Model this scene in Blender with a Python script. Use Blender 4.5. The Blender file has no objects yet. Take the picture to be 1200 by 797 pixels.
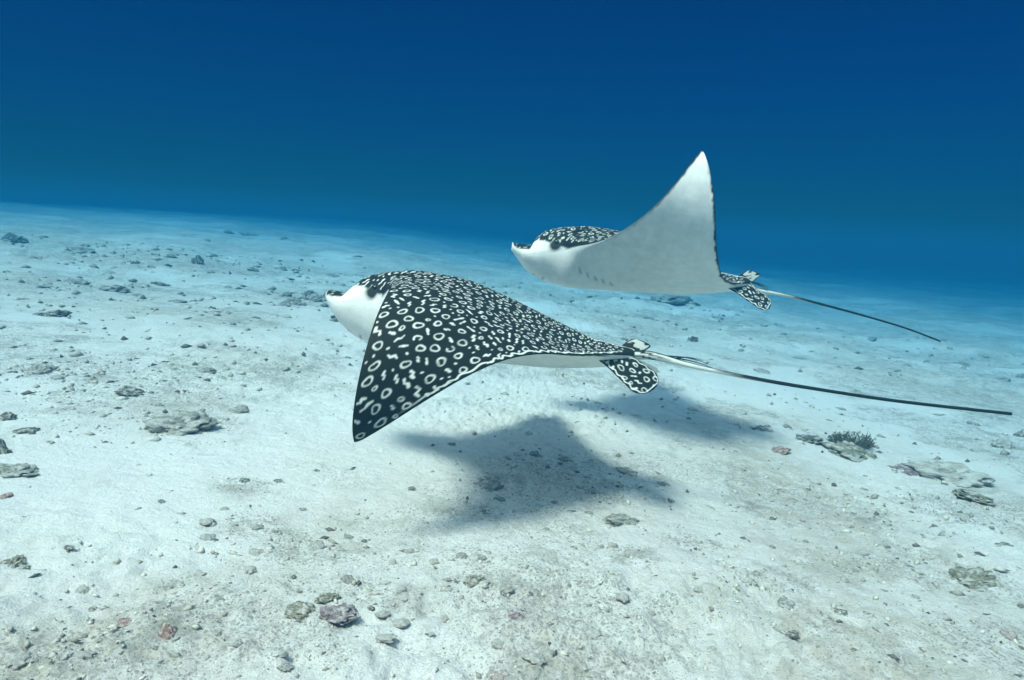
import bpy, bmesh, math, random
import numpy as np
from mathutils import Vector, Matrix, noise as mnoise

S = bpy.context.scene
COL = S.collection
R = math.radians
# ------------------------------------------------------------------ camera
FPX, CAM_H, HOR, ROLL = 782.0, 0.8665, 265.75, R(3.0)
_p = math.atan((398.5 - HOR) / FPX)
_f = Vector((0, math.cos(_p), -math.sin(_p)))
_u0 = Vector((1, 0, 0)).cross(_f)
_r = Vector((1, 0, 0)) * math.cos(ROLL) + _u0 * math.sin(ROLL)
_u = _r.cross(_f)
CAM_O = Vector((0, 0, CAM_H))
cam = bpy.data.cameras.new('camera'); camo = bpy.data.objects.new('camera', cam); COL.objects.link(camo)
M = Matrix((_r, _u, -_f)).transposed().to_4x4(); M.translation = CAM_O
camo.matrix_world = M
cam.sensor_width = 36.0; cam.lens = 36.0 * FPX / 1200.0
cam.clip_start = 0.02; cam.clip_end = 2000
S.camera = camo
# ------------------------------------------------------------------ water seen as background, sun
SUN_AZ, SUN_EL = R(37.0), R(60.7)      # direction the light travels: away to the right, down
DEEP_TINT, WINDOW_TINT = (0.0002, 0.0205, 0.072, 1), (1.0, 0.98, 0.75, 1)
w = bpy.data.worlds.new('World'); S.world = w; w.use_nodes = True
nt = w.node_tree; nt.nodes.clear()
sky = nt.nodes.new('ShaderNodeTexSky'); sky.sky_type = 'NISHITA'; sky.sun_disc = False
sky.sun_elevation = SUN_EL; sky.sun_rotation = SUN_AZ + math.pi
sky.air_density = 1.5; sky.dust_density = 0.6; sky.ozone_density = 1.0
# under water the sky is squeezed into a window overhead (softened by waves, and widened past its real edge to add fill in the shadows);
# lower down one looks into deep water
geo = nt.nodes.new('ShaderNodeTexCoord'); sep = nt.nodes.new('ShaderNodeSeparateXYZ'); nt.links.new(geo.outputs['Generated'], sep.inputs[0])
win = nt.nodes.new('ShaderNodeMapRange'); win.interpolation_type = 'SMOOTHSTEP'
win.inputs[1].default_value = 0.40; win.inputs[2].default_value = 0.75
nt.links.new(sep.outputs[2], win.inputs[0])
wc = nt.nodes.new('ShaderNodeMix'); wc.data_type = 'RGBA'
wc.inputs[6].default_value = DEEP_TINT; wc.inputs[7].default_value = WINDOW_TINT
nt.links.new(win.outputs[0], wc.inputs[0])
tint = nt.nodes.new('ShaderNodeMix'); tint.data_type = 'RGBA'; tint.blend_type = 'MULTIPLY'
tint.inputs[0].default_value = 1.0; nt.links.new(wc.outputs[2], tint.inputs[7])
bg = nt.nodes.new('ShaderNodeBackground'); bg.inputs[1].default_value = 0.15
out = nt.nodes.new('ShaderNodeOutputWorld')
nt.links.new(sky.outputs[0], tint.inputs[6]); nt.links.new(tint.outputs[2], bg.inputs[0]); nt.links.new(bg.outputs[0], out.inputs[0])
sl = bpy.data.lights.new('sun', 'SUN'); sl.energy = 2.0; sl.angle = R(12.0); sl.color = (1.0, 0.94, 0.79)
slo = bpy.data.objects.new('sun', sl); COL.objects.link(slo)
slo.rotation_euler = Vector((math.sin(SUN_AZ) * math.cos(SUN_EL), math.cos(SUN_AZ) * math.cos(SUN_EL), -math.sin(SUN_EL))).to_track_quat('-Z', 'Y').to_euler()
slo.location = (-3, 0, 6)
S.view_settings.view_transform = 'Standard'; S.view_settings.look = 'None'
S.view_settings.exposure = 1.68; S.view_settings.gamma = 1.0; S.view_settings.use_curve_mapping = False
S.render.engine = 'CYCLES'
S.cycles.use_denoising = True
S.cycles.max_bounces = 6; S.cycles.volume_bounces = 1; S.cycles.diffuse_bounces = 4
HAZE_DENSITY, HAZE_COLOR, HAZE_ABS = 0.40, (0.002, 0.0315, 0.058, 1), (0.33, 0.585, 0.71, 1)

# ------------------------------------------------------------------ helpers
def tag(o, label=None, cat=None, group=None, kind=None):
    if label: o['label'] = label
    if cat: o['category'] = cat
    if group: o['group'] = group
    if kind: o['kind'] = kind
    return o
def empty(name, loc):
    o = bpy.data.objects.new(name, None); COL.objects.link(o); o.location = loc; o.empty_display_size = .1; return o
def mesh_np(name, V, quads=None, tris=None, smooth=True):
    me = bpy.data.meshes.new(name)
    V = np.asarray(V, np.float32)
    loops = []; starts = []; n = 0
    if quads is not None and len(quads):
        q = np.asarray(quads, np.int32); loops.append(q.ravel()); starts.append(np.arange(len(q)) * 4); n = len(q) * 4
    if tris is not None and len(tris):
        t = np.asarray(tris, np.int32); loops.append(t.ravel()); starts.append(n + np.arange(len(t)) * 3)
    loops = np.concatenate(loops).astype(np.int32); starts = np.concatenate(starts).astype(np.int32)
    me.vertices.add(len(V)); me.vertices.foreach_set('co', V.ravel())
    me.loops.add(len(loops)); me.loops.foreach_set('vertex_index', loops)
    me.polygons.add(len(starts)); me.polygons.foreach_set('loop_start', starts)
    me.update(calc_edges=True); me.validate()
    if smooth: me.polygons.foreach_set('use_smooth', np.ones(len(me.polygons), bool))
    return me
def set_col(me, name, C):
    a = me.color_attributes.new(name, 'FLOAT_COLOR', 'POINT')
    C = np.asarray(C, np.float32)
    if C.shape[1] == 3: C = np.concatenate([C, np.ones((len(C), 1), np.float32)], 1)
    a.data.foreach_set('color', C.ravel())
def link(name, me, mat, parent=None):
    o = bpy.data.objects.new(name, me); COL.objects.link(o)
    if mat: me.materials.clear(); me.materials.append(mat)
    o.parent = parent
    return o
def material(name):
    m = bpy.data.materials.new(name); m.use_nodes = True
    t = m.node_tree; t.nodes.clear()
    o = t.nodes.new('ShaderNodeOutputMaterial'); b = t.nodes.new('ShaderNodeBsdfPrincipled')
    t.links.new(b.outputs[0], o.inputs[0])
    return m, t, b, o
class NT:
    def __init__(s, t): s.t = t
    def n(s, typ, **k):
        a = s.t.nodes.new(typ)
        for kk, v in k.items(): setattr(a, kk, v)
        return a
    def L(s, a, b): s.t.links.new(a, b)
    def noise(s, co, scale, detail=4, rough=.55, dist=0):
        a = s.n('ShaderNodeTexNoise'); a.inputs['Scale'].default_value = scale; a.inputs['Detail'].default_value = detail
        a.inputs['Roughness'].default_value = rough; a.inputs['Distortion'].default_value = dist
        s.L(co, a.inputs['Vector']); return a.outputs['Fac']
    def ramp(s, v, a, b, va=0., vb=1.):
        m = s.n('ShaderNodeMapRange'); m.interpolation_type = 'SMOOTHSTEP'
        m.inputs[1].default_value = a; m.inputs[2].default_value = b; m.inputs[3].default_value = va; m.inputs[4].default_value = vb
        s.L(v, m.inputs[0]); return m.outputs[0]
    def mix(s, f, a, b):
        m = s.n('ShaderNodeMix'); m.data_type = 'RGBA'
        for v, i in ((f, 0), (a, 6), (b, 7)):
            if isinstance(v, (int, float)): m.inputs[i].default_value = v
            elif isinstance(v, tuple): m.inputs[i].default_value = (*v, 1)
            else: s.L(v, m.inputs[i])
        return m.outputs[2]
    def math(s, op, a, b=None):
        m = s.n('ShaderNodeMath', operation=op)
        for v, i in ((a, 0), (b, 1)):
            if v is None: continue
            if isinstance(v, (int, float)): m.inputs[i].default_value = v
            else: s.L(v, m.inputs[i])
        return m.outputs[0]
    def bump(s, h, dist, strength, bsdf, prev=None):
        b = s.n('ShaderNodeBump'); b.inputs['Distance'].default_value = dist; b.inputs['Strength'].default_value = strength
        s.L(h, b.inputs['Height'])
        if prev is not None: s.L(prev, b.inputs['Normal'])
        s.L(b.outputs[0], bsdf.inputs['Normal']); return b.outputs[0]
# vectorised value noise (numpy)
def _hash(ix, iy, seed):
    h = (ix.astype(np.int64) * 374761393 + iy.astype(np.int64) * 668265263 + seed * 1442695041) & 0xffffffff
    h = ((h ^ (h >> 13)) * 1274126177) & 0xffffffff
    return ((h ^ (h >> 16)) & 0xffff) / 65535.0
def vnoise(x, y, seed=0):
    ix = np.floor(x); iy = np.floor(y); fx = x - ix; fy = y - iy
    fx = fx * fx * fx * (fx * (fx * 6 - 15) + 10); fy = fy * fy * fy * (fy * (fy * 6 - 15) + 10)
    a = _hash(ix, iy, seed); b = _hash(ix + 1, iy, seed); c = _hash(ix, iy + 1, seed); d = _hash(ix + 1, iy + 1, seed)
    return (a * (1 - fx) + b * fx) * (1 - fy) + (c * (1 - fx) + d * fx) * fy
def fbm(x, y, seed=0, octv=4, gain=.5):
    s = 0; a = 1; t = 0
    for k in range(octv):
        ca, sa = math.cos(k * 1.1), math.sin(k * 1.1)
        s = s + a * vnoise((x * ca - y * sa) * 2 ** k + 17.3 * k, (x * sa + y * ca) * 2 ** k - 9.1 * k, seed + k); t += a; a *= gain
    return s / t
def sstep(a, b, x):
    t = np.clip((x - a) / (b - a), 0, 1); return t * t * (3 - 2 * t)

# ------------------------------------------------------------------ seabed
def bumps(px, py, r, amp, x, y, sx=1., sy=1.):
    return amp * np.exp(-(((x - px) / (r * sx)) ** 2 + ((y - py) / (r * sy)) ** 2))
def ground_z(x, y):
    x = np.asarray(x, float); y = np.asarray(y, float)
    d = np.hypot(x, y)
    z = -0.068 * 11 * np.tanh(x / 11)
    far = sstep(3, 10, d)
    z = z + (fbm(x * .35, y * .35, 3, 3) - .5) * (.05 + .22 * far) * sstep(1.0, 4, d)
    z = z + (fbm(x * 1.3, y * 1.3, 11, 3) - .5) * (.05 + .10 * far)
    rub = sstep(.46, .66, fbm(x * .9 + 5, y * .9, 23, 3))         # rubble fields are rougher than clean sand
    z = z + (fbm(x * 7, y * 7, 31, 4) - .5) * (.016 + .024 * rub + .03 * far)
    z = z + (fbm(x * 26, y * 26, 41, 3) - .5) * (.008 + .020 * rub)
    z = z + (fbm(x * 70, y * 70, 47, 2) - .5) * (.004 + .012 * rub)
    # clean swept lens of sand and a low ledge on the right
    return z
def px_ground(px, py):
    d = np.array(_f + _r * ((px - 600) / FPX) - _u * ((py - 398.5) / FPX)); o = np.array(CAM_O)
    t = .3 * np.exp(np.linspace(0, math.log(150), 500))
    for k in range(3):
        P = o + t[:, None] * d; hit = np.nonzero(P[:, 2] < ground_z(P[:, 0], P[:, 1]))[0]
        i = max(int(hit[0]), 1) if len(hit) else len(t) - 1
        t = np.linspace(t[i - 1], t[i], 24)
    return Vector(o + t[-1] * d), float(t[-1])          # depth along the view axis (d.f = 1)
def axis(n, k, A, lo, hi, c):
    ulo = -math.asinh((c - lo) / A * math.sinh(k)) / k; uhi = math.asinh((hi - c) / A * math.sinh(k)) / k
    return c + A * np.sinh(k * np.linspace(ulo, uhi, n)) / math.sinh(k)
FILM = [(1010, 640, .42, .9, .8), (900, 560, .30, .6, .5), (1120, 560, .30, .5, .5), (690, 560, .26, .55, .6), (210, 478, .30, .35, .6), (150, 355, .9, .7, .4), (300, 420, .7, .4, .5),
        (560, 620, .22, .35, .4), (380, 625, .18, .3, .5), (180, 740, .16, .22, .6), (640, 735, .16, .25, .5), (860, 720, .22, .3, .6), (1060, 740, .2, .3, .4), (30, 770, .14, .2, .7), (380, 350, .5, .5, .9)]
CLEAN = [(565, 630, .13, 1.0), (60, 600, .25, .8), (330, 540, .35, .7), (1010, 470, .6, .8), (100, 560, .3, .8), (1050, 700, .10, .5), (760, 650, .12, .5), (480, 760, .12, .6)]
CRUMB = [(210, 490, .16), (300, 620, .07), (360, 640, .10), (330, 690, .06), (240, 690, .07), (430, 690, .06), (560, 695, .06), (640, 690, .08), (700, 690, .07), (740, 650, .06), (900, 680, .09), (965, 720, .08),
         (1050, 660, .10), (640, 540, .14), (700, 570, .12), (600, 570, .10), (550, 600, .08), (1100, 600, .14), (150, 440, .2), (60, 430, .2), (100, 470, .15), (880, 600, .12), (1000, 600, .14), (250, 650, .05), (130, 740, .06),
         (60, 770, .07), (380, 760, .05), (480, 700, .05), (620, 770, .06), (720, 780, .05), (800, 720, .07), (1150, 740, .07), (820, 640, .07), (365, 350, .35), (120, 300, .6), (300, 310, .5), (80, 335, .35), (190, 720, .06), (540, 650, .05), (290, 570, .06)]
def build_ground():
    X = axis(780, 6.0, 80, -80, 80, 0.1); Y = axis(640, 6.0, 80, -9, 120, 2.1)
    gx, gy = np.meshgrid(X, Y, indexing='ij'); gx, gy = gx.ravel(), gy.ravel(); gz = ground_z(gx, gy)
    V = np.c_[gx, gy, gz]
    nx, ny = len(X), len(Y); i = (np.arange(nx - 1)[:, None] * ny + np.arange(ny - 1)[None]).ravel()
    me = mesh_np('seabed', V, np.c_[i, i + ny, i + ny + 1, i + 1])
    # stains with a shape of their own: algal film and swept clean sand
    film = sstep(.50, .72, fbm(gx * .9, gy * .9, 61, 5, .6)) * .55
    dd = np.hypot(gx, gy)                          # film thickens with distance, broken by noise, and dulls the far sand
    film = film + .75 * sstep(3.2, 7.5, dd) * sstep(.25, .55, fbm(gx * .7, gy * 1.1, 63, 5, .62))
    for (px, py, rx, ry, a) in FILM:
        P, d = px_ground(px, py); film = film + bumps(P.x, P.y, 1, a, gx, gy, rx, ry)
    for (px, py, r, a) in CLEAN:
        P, d = px_ground(px, py); film = film * (1 - bumps(P.x, P.y, r, a, gx, gy, 1.6, 1.0))
    edge = fbm(gx * 5, gy * 5, 71, 4, .6)
    film = np.clip(film * (.45 + 1.1 * edge), 0, 1)
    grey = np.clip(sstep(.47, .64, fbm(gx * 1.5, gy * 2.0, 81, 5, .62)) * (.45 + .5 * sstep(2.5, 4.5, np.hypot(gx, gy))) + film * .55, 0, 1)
    for (px, py, r) in CRUMB:
        P, d = px_ground(px, py); grey = np.maximum(grey, np.clip(bumps(P.x, P.y, r, 1.5, gx, gy, 1.5, 1.2) * sstep(.30, .60, fbm(gx * 9, gy * 9, 73, 4, .6)), 0, 1))
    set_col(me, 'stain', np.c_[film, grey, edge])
    m, t, b, o = material('coral_sand'); N = NT(t)
    co = N.n('ShaderNodeNewGeometry').outputs['Position']
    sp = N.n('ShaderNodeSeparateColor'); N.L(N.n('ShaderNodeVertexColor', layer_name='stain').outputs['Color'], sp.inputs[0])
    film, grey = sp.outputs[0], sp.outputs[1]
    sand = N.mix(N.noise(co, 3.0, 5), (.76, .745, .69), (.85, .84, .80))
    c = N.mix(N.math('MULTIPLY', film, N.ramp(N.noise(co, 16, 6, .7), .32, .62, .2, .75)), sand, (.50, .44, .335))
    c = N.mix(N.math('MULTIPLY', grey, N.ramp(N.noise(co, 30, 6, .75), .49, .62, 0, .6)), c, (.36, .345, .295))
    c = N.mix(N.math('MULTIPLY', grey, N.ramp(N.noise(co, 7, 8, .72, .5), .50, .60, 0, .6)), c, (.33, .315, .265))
    # crumbs of rubble and weed, thick in the stained fields
    for sc, lo, hi, colr, st in ((55, .06, .36, (.30, .285, .235), .75), (120, .14, .46, (.34, .325, .27), .7), (26, .0, .22, (.36, .345, .29), .6)):
        v = N.n('ShaderNodeTexVoronoi'); v.feature = 'F1'; v.inputs['Scale'].default_value = sc; N.L(co, v.inputs['Vector'])
        jag = N.math('MULTIPLY', N.noise(co, sc * 3.2, 3, .7), .5)
        lim = N.math('ADD', N.ramp(grey, .05, .8, lo, hi), N.math('MULTIPLY', N.noise(co, sc * .12, 3), .30))
        crumb = N.ramp(N.math('SUBTRACT', lim, N.math('ADD', v.outputs['Distance'], jag)), -.03, .03)
        c = N.mix(N.math('MULTIPLY', crumb, st), c, colr)
    c = N.mix(N.ramp(N.noise(co, 420, 3, .8), .42, .72, 0, .28), c, (.46, .445, .39))
    N.L(c, b.inputs['Base Color']); b.inputs['Roughness'].default_value = .95; b.inputs['Specular IOR Level'].default_value = .1
    p = N.bump(N.noise(co, 48, 6, .75), .03, .8, b)
    N.bump(N.noise(co, 260, 3, .7), .004, .6, b, p)
    return tag(link('seabed', me, m), kind='structure')
build_ground()
# ------------------------------------------------------------------ eagle rays
# local frame: x runs back from the snout tip (0) to the end of the disc (~1), y to the animal's left, z up
def interp(x, pts):
    p = np.array(pts); X, Y = p[:, 0], p[:, 1]; h = np.diff(X); d = np.diff(Y) / h
    m = np.zeros(len(X)); m[0] = d[0]; m[-1] = d[-1]
    for i in range(1, len(X) - 1):
        m[i] = 0 if d[i - 1] * d[i] <= 0 else 2 * d[i - 1] * d[i] / (d[i - 1] + d[i])
    x = np.clip(np.asarray(x, float), X[0], X[-1]); i = np.clip(np.searchsorted(X, x) - 1, 0, len(X) - 2); t = (x - X[i]) / h[i]
    return (1 + 2 * t) * (1 - t) ** 2 * Y[i] + t * (1 - t) ** 2 * h[i] * m[i] + t * t * (3 - 2 * t) * Y[i + 1] + t * t * (t - 1) * h[i] * m[i + 1]
def smin(a, b, k):
    h = np.clip(.5 + .5 * (b - a) / k, 0, 1); return b * (1 - h) + a * h - k * h * (1 - h)
def width(x):
    x = np.asarray(x, float)
    head = .112 * np.clip(1 - ((.17 - np.minimum(x, .17)) / .17) ** 2.4, 0, 1) ** .5
    le = interp(x, [(0, .0), (.14, .06), (.17, .088), (.21, .112), (.25, .155), (.29, .222), (.40, .405), (.52, .605), (.60, .73), (.66, .815), (.70, .86), (1, 1.1)])
    te = interp(x, [(.0, 2.0), (.60, 1.05), (.69, .81), (.74, .655), (.80, .455), (.87, .285), (.94, .175), (.985, .12), (1.02, .075), (1.045, .045), (1.06, .03)])
    w_ = np.where(x > .14, -smin(-head, -smin(le, te, .035), .035), head)
    return np.where(x > .3, np.minimum(np.maximum(smin(le, te, .035), .0), te), w_)
def ztop(x): return interp(x, [(0, .031), (.03, .030), (.06, .029), (.085, .034), (.108, .068), (.135, .096), (.18, .116), (.24, .131), (.34, .145), (.46, .142), (.6, .113), (.8, .056), (.93, .022), (1.06, .012)])
def zbot(x): return interp(x, [(0, .026), (.02, .006), (.045, -.022), (.08, -.054), (.15, -.088), (.28, -.105), (.45, -.095), (.6, -.084), (.8, -.065), (.93, -.04), (1.04, -.014)])
def zrim(x): return interp(x, [(0, .027), (.03, .012), (.08, .000), (.13, .008), (.2, .030), (.3, .052), (.45, .050), (.6, .022), (.7, -.008), (.8, -.028), (.88, -.036), (.96, -.020), (1.04, 0)])
def bhalf(x): return interp(x, [(0, .2), (.15, .17), (.3, .19), (.5, .22), (.7, .17), (.9, .08), (1.04, .05)])
class Wing:
    def prof(s, t): return s.a * (1 - np.exp(-t / s.tau)) + s.b * t if s.tau else s.a * t + s.b * t * t
    def __init__(s, a, b, c, sweep=0., tau=0.):
        s.a, s.b, s.c, s.sw, s.tau = a, b, c, sweep, tau
        s.yy = np.linspace(0, .9, 361); t = s.yy / .72
        s.mm = np.linspace(0, 2.2, 89); th = np.outer(s.mm, s.prof(t)); dy = s.yy[1]
        z1 = np.zeros((len(s.mm), 1))
        s.Cy = np.concatenate([z1, np.cumsum((np.cos(th[:, 1:]) + np.cos(th[:, :-1])) / 2 * dy, 1)], 1)
        s.Cz = np.concatenate([z1, np.cumsum((np.sin(th[:, 1:]) + np.sin(th[:, :-1])) / 2 * dy, 1)], 1)
    def __call__(s, x, ya, z):
        m = np.clip(1 + s.c * (x - .5), 0, 2.19)
        fi = m / s.mm[1]; i = np.minimum(fi.astype(int), len(s.mm) - 2); fi = fi - i
        y0 = interp(x, [(0, .10), (.5, .10), (.75, .06), (.95, .018), (1.3, .018)]); v = np.clip(ya - y0, 0, None)      # the trunk itself does not bend
        fj = np.clip(v / s.yy[1], 0, len(s.yy) - 1.001); j = fj.astype(int); fj = fj - j
        L = lambda T: (T[i, j] * (1 - fi) + T[i + 1, j] * fi) * (1 - fj) + (T[i, j + 1] * (1 - fi) + T[i + 1, j + 1] * fi) * fj
        t = v / .72; th = m * s.prof(t)
        return x + s.sw * t * t, np.minimum(ya, y0) + L(s.Cy) - np.sin(th) * z, L(s.Cz) + np.cos(th) * z
def surf(x, s, top):
    w_ = width(x); y = s * w_; ya = np.abs(y); b = bhalf(x); zr = zrim(x)
    k = interp(x, [(0, 2.0), (.2, 2.6), (.35, 4), (1.04, 4)])
    E = np.clip(1 - np.abs(s) ** k, 0, 1) ** .5
    tw = (.003 + .012 * np.clip(1 - ya / .85, 0, 1)) * np.clip(1 - s * s, 0, 1) ** .6
    if top:
        g = 1 / (1 + (ya / b) ** 2.4) ** 1.3
        z = zr + (ztop(x) - zr) * g * E + tw
        # bill top is flat, hollow over the eye ridge
        eye = np.exp(-((x - .205) / .035) ** 2) * np.exp(-((ya - .085) / .025) ** 2)
        z = z + .010 * eye
        z = z - .012 * np.exp(-((x - .285) / .028) ** 2) * np.exp(-((ya - .095) / .018) ** 2)
    else:
        g = 1 / (1 + (ya / (b * 1.05)) ** 2.6) ** 1.4
        z = zr + (zbot(x) - zr) * g * E - tw
    return y, z
class Pose:
    def __init__(s, pos, ypr, WL, WR):
        yaw, pitch, roll = ypr
        F = np.array([-math.cos(yaw) * math.cos(pitch), math.sin(yaw) * math.cos(pitch), math.sin(pitch)])
        Lf = np.array([-math.sin(yaw), -math.cos(yaw), 0.]); U = np.cross(F, Lf)
        s.F = F; s.L = math.cos(roll) * Lf + math.sin(roll) * U; s.U = np.cross(F, s.L); s.pos = np.array(pos); s.WL = WL; s.WR = WR
    def __call__(s, P):
        P = np.atleast_2d(np.asarray(P, float)); x, y, z = P.T; o = np.empty_like(P)
        for W, m, sg in ((s.WL, y >= 0, 1), (s.WR, y < 0, -1)):
            if m.any():
                a, b, c = W(x[m], np.abs(y[m]), z[m]); o[m, 0] = a; o[m, 1] = sg * b; o[m, 2] = c
        return np.outer(.5 - o[:, 0], s.F) + np.outer(o[:, 1], s.L) + np.outer(o[:, 2], s.U)   # relative to pos
class Marks:
    """white rings, dots and dashes scattered over a dark skin; evaluated as a 0..1 mask"""
    def __init__(s, rng, inside, box, size=1.0, dash=.5):
        s.items = []; pts = []
        cell = .05; grid = {}
        def ok(x, y, r):
            cx, cy = int(x // cell), int(y // cell)
            for i in (-1, 0, 1):
                for j in (-1, 0, 1):
                    for (a, b, c) in grid.get((cx + i, cy + j), ()):
                        if (a - x) ** 2 + (b - y) ** 2 < (c + r) ** 2: return False
            return True
        def add(x, y, r): grid.setdefault((int(x // cell), int(y // cell)), []).append((x, y, r))
        area = (box[1] - box[0]) * (box[3] - box[2])
        for kind, tries in (('dash', 700), ('ring', 16000), ('dash', 36000), ('small', 20000), ('dot', 40000)):
            for _ in range(int(tries * area / 1.7)):
                x = rng.uniform(box[0], box[1]); y = rng.uniform(box[2], box[3])
                d, sc = inside(x, y)
                if d < .006: continue
                sc *= size
                if kind == 'ring':
                    r = rng.uniform(.0085, .0118) * sc
                    if d < r + .004 or rng.random() < dash * .9 or not ok(x, y, r + .0085 * sc): continue
                    add(x, y, r + .0085 * sc); s.items.append(('ring', x, y, r, rng.uniform(.0017, .0024) * sc, rng.uniform(0, 6.28), rng.uniform(.0, .2), rng.choice((0,) * 9 + (1,))))
                elif kind == 'dash':
                    if rng.random() > dash * 1.6: continue
                    L = rng.uniform(.006, .017) * sc; a = rng.uniform(0, 3.14) if rng.random() < .5 else math.atan2(x - .3, abs(y) + .1) * (1 if y > 0 else -1) + rng.uniform(-.5, .5)
                    if d < L * .55 + .004: continue
                    P = [(x + math.cos(a) * L * k, y + math.sin(a) * L * k) for k in (-1, -.33, .33, 1)]
                    j = rng.uniform(-.4, .4) * L
                    P = [(p[0] - math.sin(a) * j * q, p[1] + math.cos(a) * j * q) for p, q in zip(P, (-1, 1, -.6, 1))]
                    if not all(ok(p[0], p[1], .0082 * sc) for p in P): continue
                    for p in P: add(p[0], p[1], .0082 * sc)
                    s.items.append(('line', P, rng.uniform(.0022, .0036) * sc, rng.uniform(0, 6.28)))
                elif kind == 'small':
                    r = rng.uniform(.0045, .0066) * sc
                    if d < r + .006 or not ok(x, y, r + .0070 * sc): continue
                    add(x, y, r + .0070 * sc); s.items.append(('ring', x, y, r, rng.uniform(.0014, .0019) * sc, rng.uniform(0, 6.28), rng.uniform(.05, .3), rng.choice((0,) * 6 + (1,))))
                else:
                    r = rng.uniform(.0022, .0038) * sc
                    if not ok(x, y, r + .0064 * sc): continue
                    add(x, y, r + .0064 * sc); s.items.append(('dot', x, y, r, rng.uniform(0, 6.28)))
    def mask(s, X, Y, xrow):
        """X, Y: 2-d arrays whose rows share x = xrow"""
        M = np.zeros_like(X)
        sm = lambda d: np.clip(.5 - d / .0030, 0, 1)
        for it in s.items:
            if it[0] == 'line': xa = min(p[0] for p in it[1]); xb = max(p[0] for p in it[1]); R_ = .012
            else: xa = xb = it[1]; R_ = it[3] * 1.5 + .008
            i0 = np.searchsorted(xrow, xa - R_); i1 = np.searchsorted(xrow, xb + R_)
            if i1 <= i0: continue
            yc = it[1][1][1] if it[0] == 'line' else it[2]
            rows = slice(i0, i1); mid = Y[(i0 + i1) // 2 if (i0 + i1) // 2 < len(Y) else -1]
            near = np.abs(Y[rows] - yc) < R_ + .03
            cols = np.where(near.any(0))[0]
            if not len(cols): continue
            c0, c1 = cols[0], cols[-1] + 1
            x = X[rows, c0:c1]; y = Y[rows, c0:c1]
            if it[0] == 'ring':
                dx, dy = x - it[1], y - it[2]; th = np.arctan2(dy, dx); rr = np.hypot(dx, dy)
                r = it[3] * (1 + it[6] * np.cos(2 * th + it[5]) + .07 * np.cos(3 * th + 2 * it[5]))
                d = np.abs(rr - r) - it[4] * (1 + .25 * np.cos(th + it[5] * 3))
                if it[7]: d = np.maximum(d, (np.cos(th - it[5]) - .72) * .02)
            elif it[0] == 'dot':
                dx, dy = x - it[1], y - it[2]; th = np.arctan2(dy, dx)
                d = np.hypot(dx, dy) - it[3] * (1 + .2 * np.cos(2 * th + it[4]))
            else:
                d = 1e3; P = it[1]
                for k in range(3):
                    ax, ay = P[k]; bx, by = P[k + 1]; ex, ey = bx - ax, by - ay
                    t = np.clip(((x - ax) * ex + (y - ay) * ey) / (ex * ex + ey * ey), 0, 1)
                    wd = it[2] * (1 + .3 * np.cos((k + t) * 2.1 + it[3]))
                    d = np.minimum(d, np.hypot(x - ax - ex * t, y - ay - ey * t) - wd)
            M[rows, c0:c1] = np.maximum(M[rows, c0:c1], sm(d))
        return M
BLACK = np.array([.013, .017, .013]); WHITE = np.array([.74, .78, .73]); BELLY = np.array([.90, .90, .86])
def lerp(a, b, t): return a * (1 - t[..., None]) + b * t[..., None]
def grid_quads(n, m, off=0, flip=False):
    i = (np.arange(n - 1)[:, None] * m + np.arange(m - 1)[None]).ravel() + off
    q = np.c_[i, i + m, i + m + 1, i + 1]
    return q[:, ::-1] if flip else q
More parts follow.
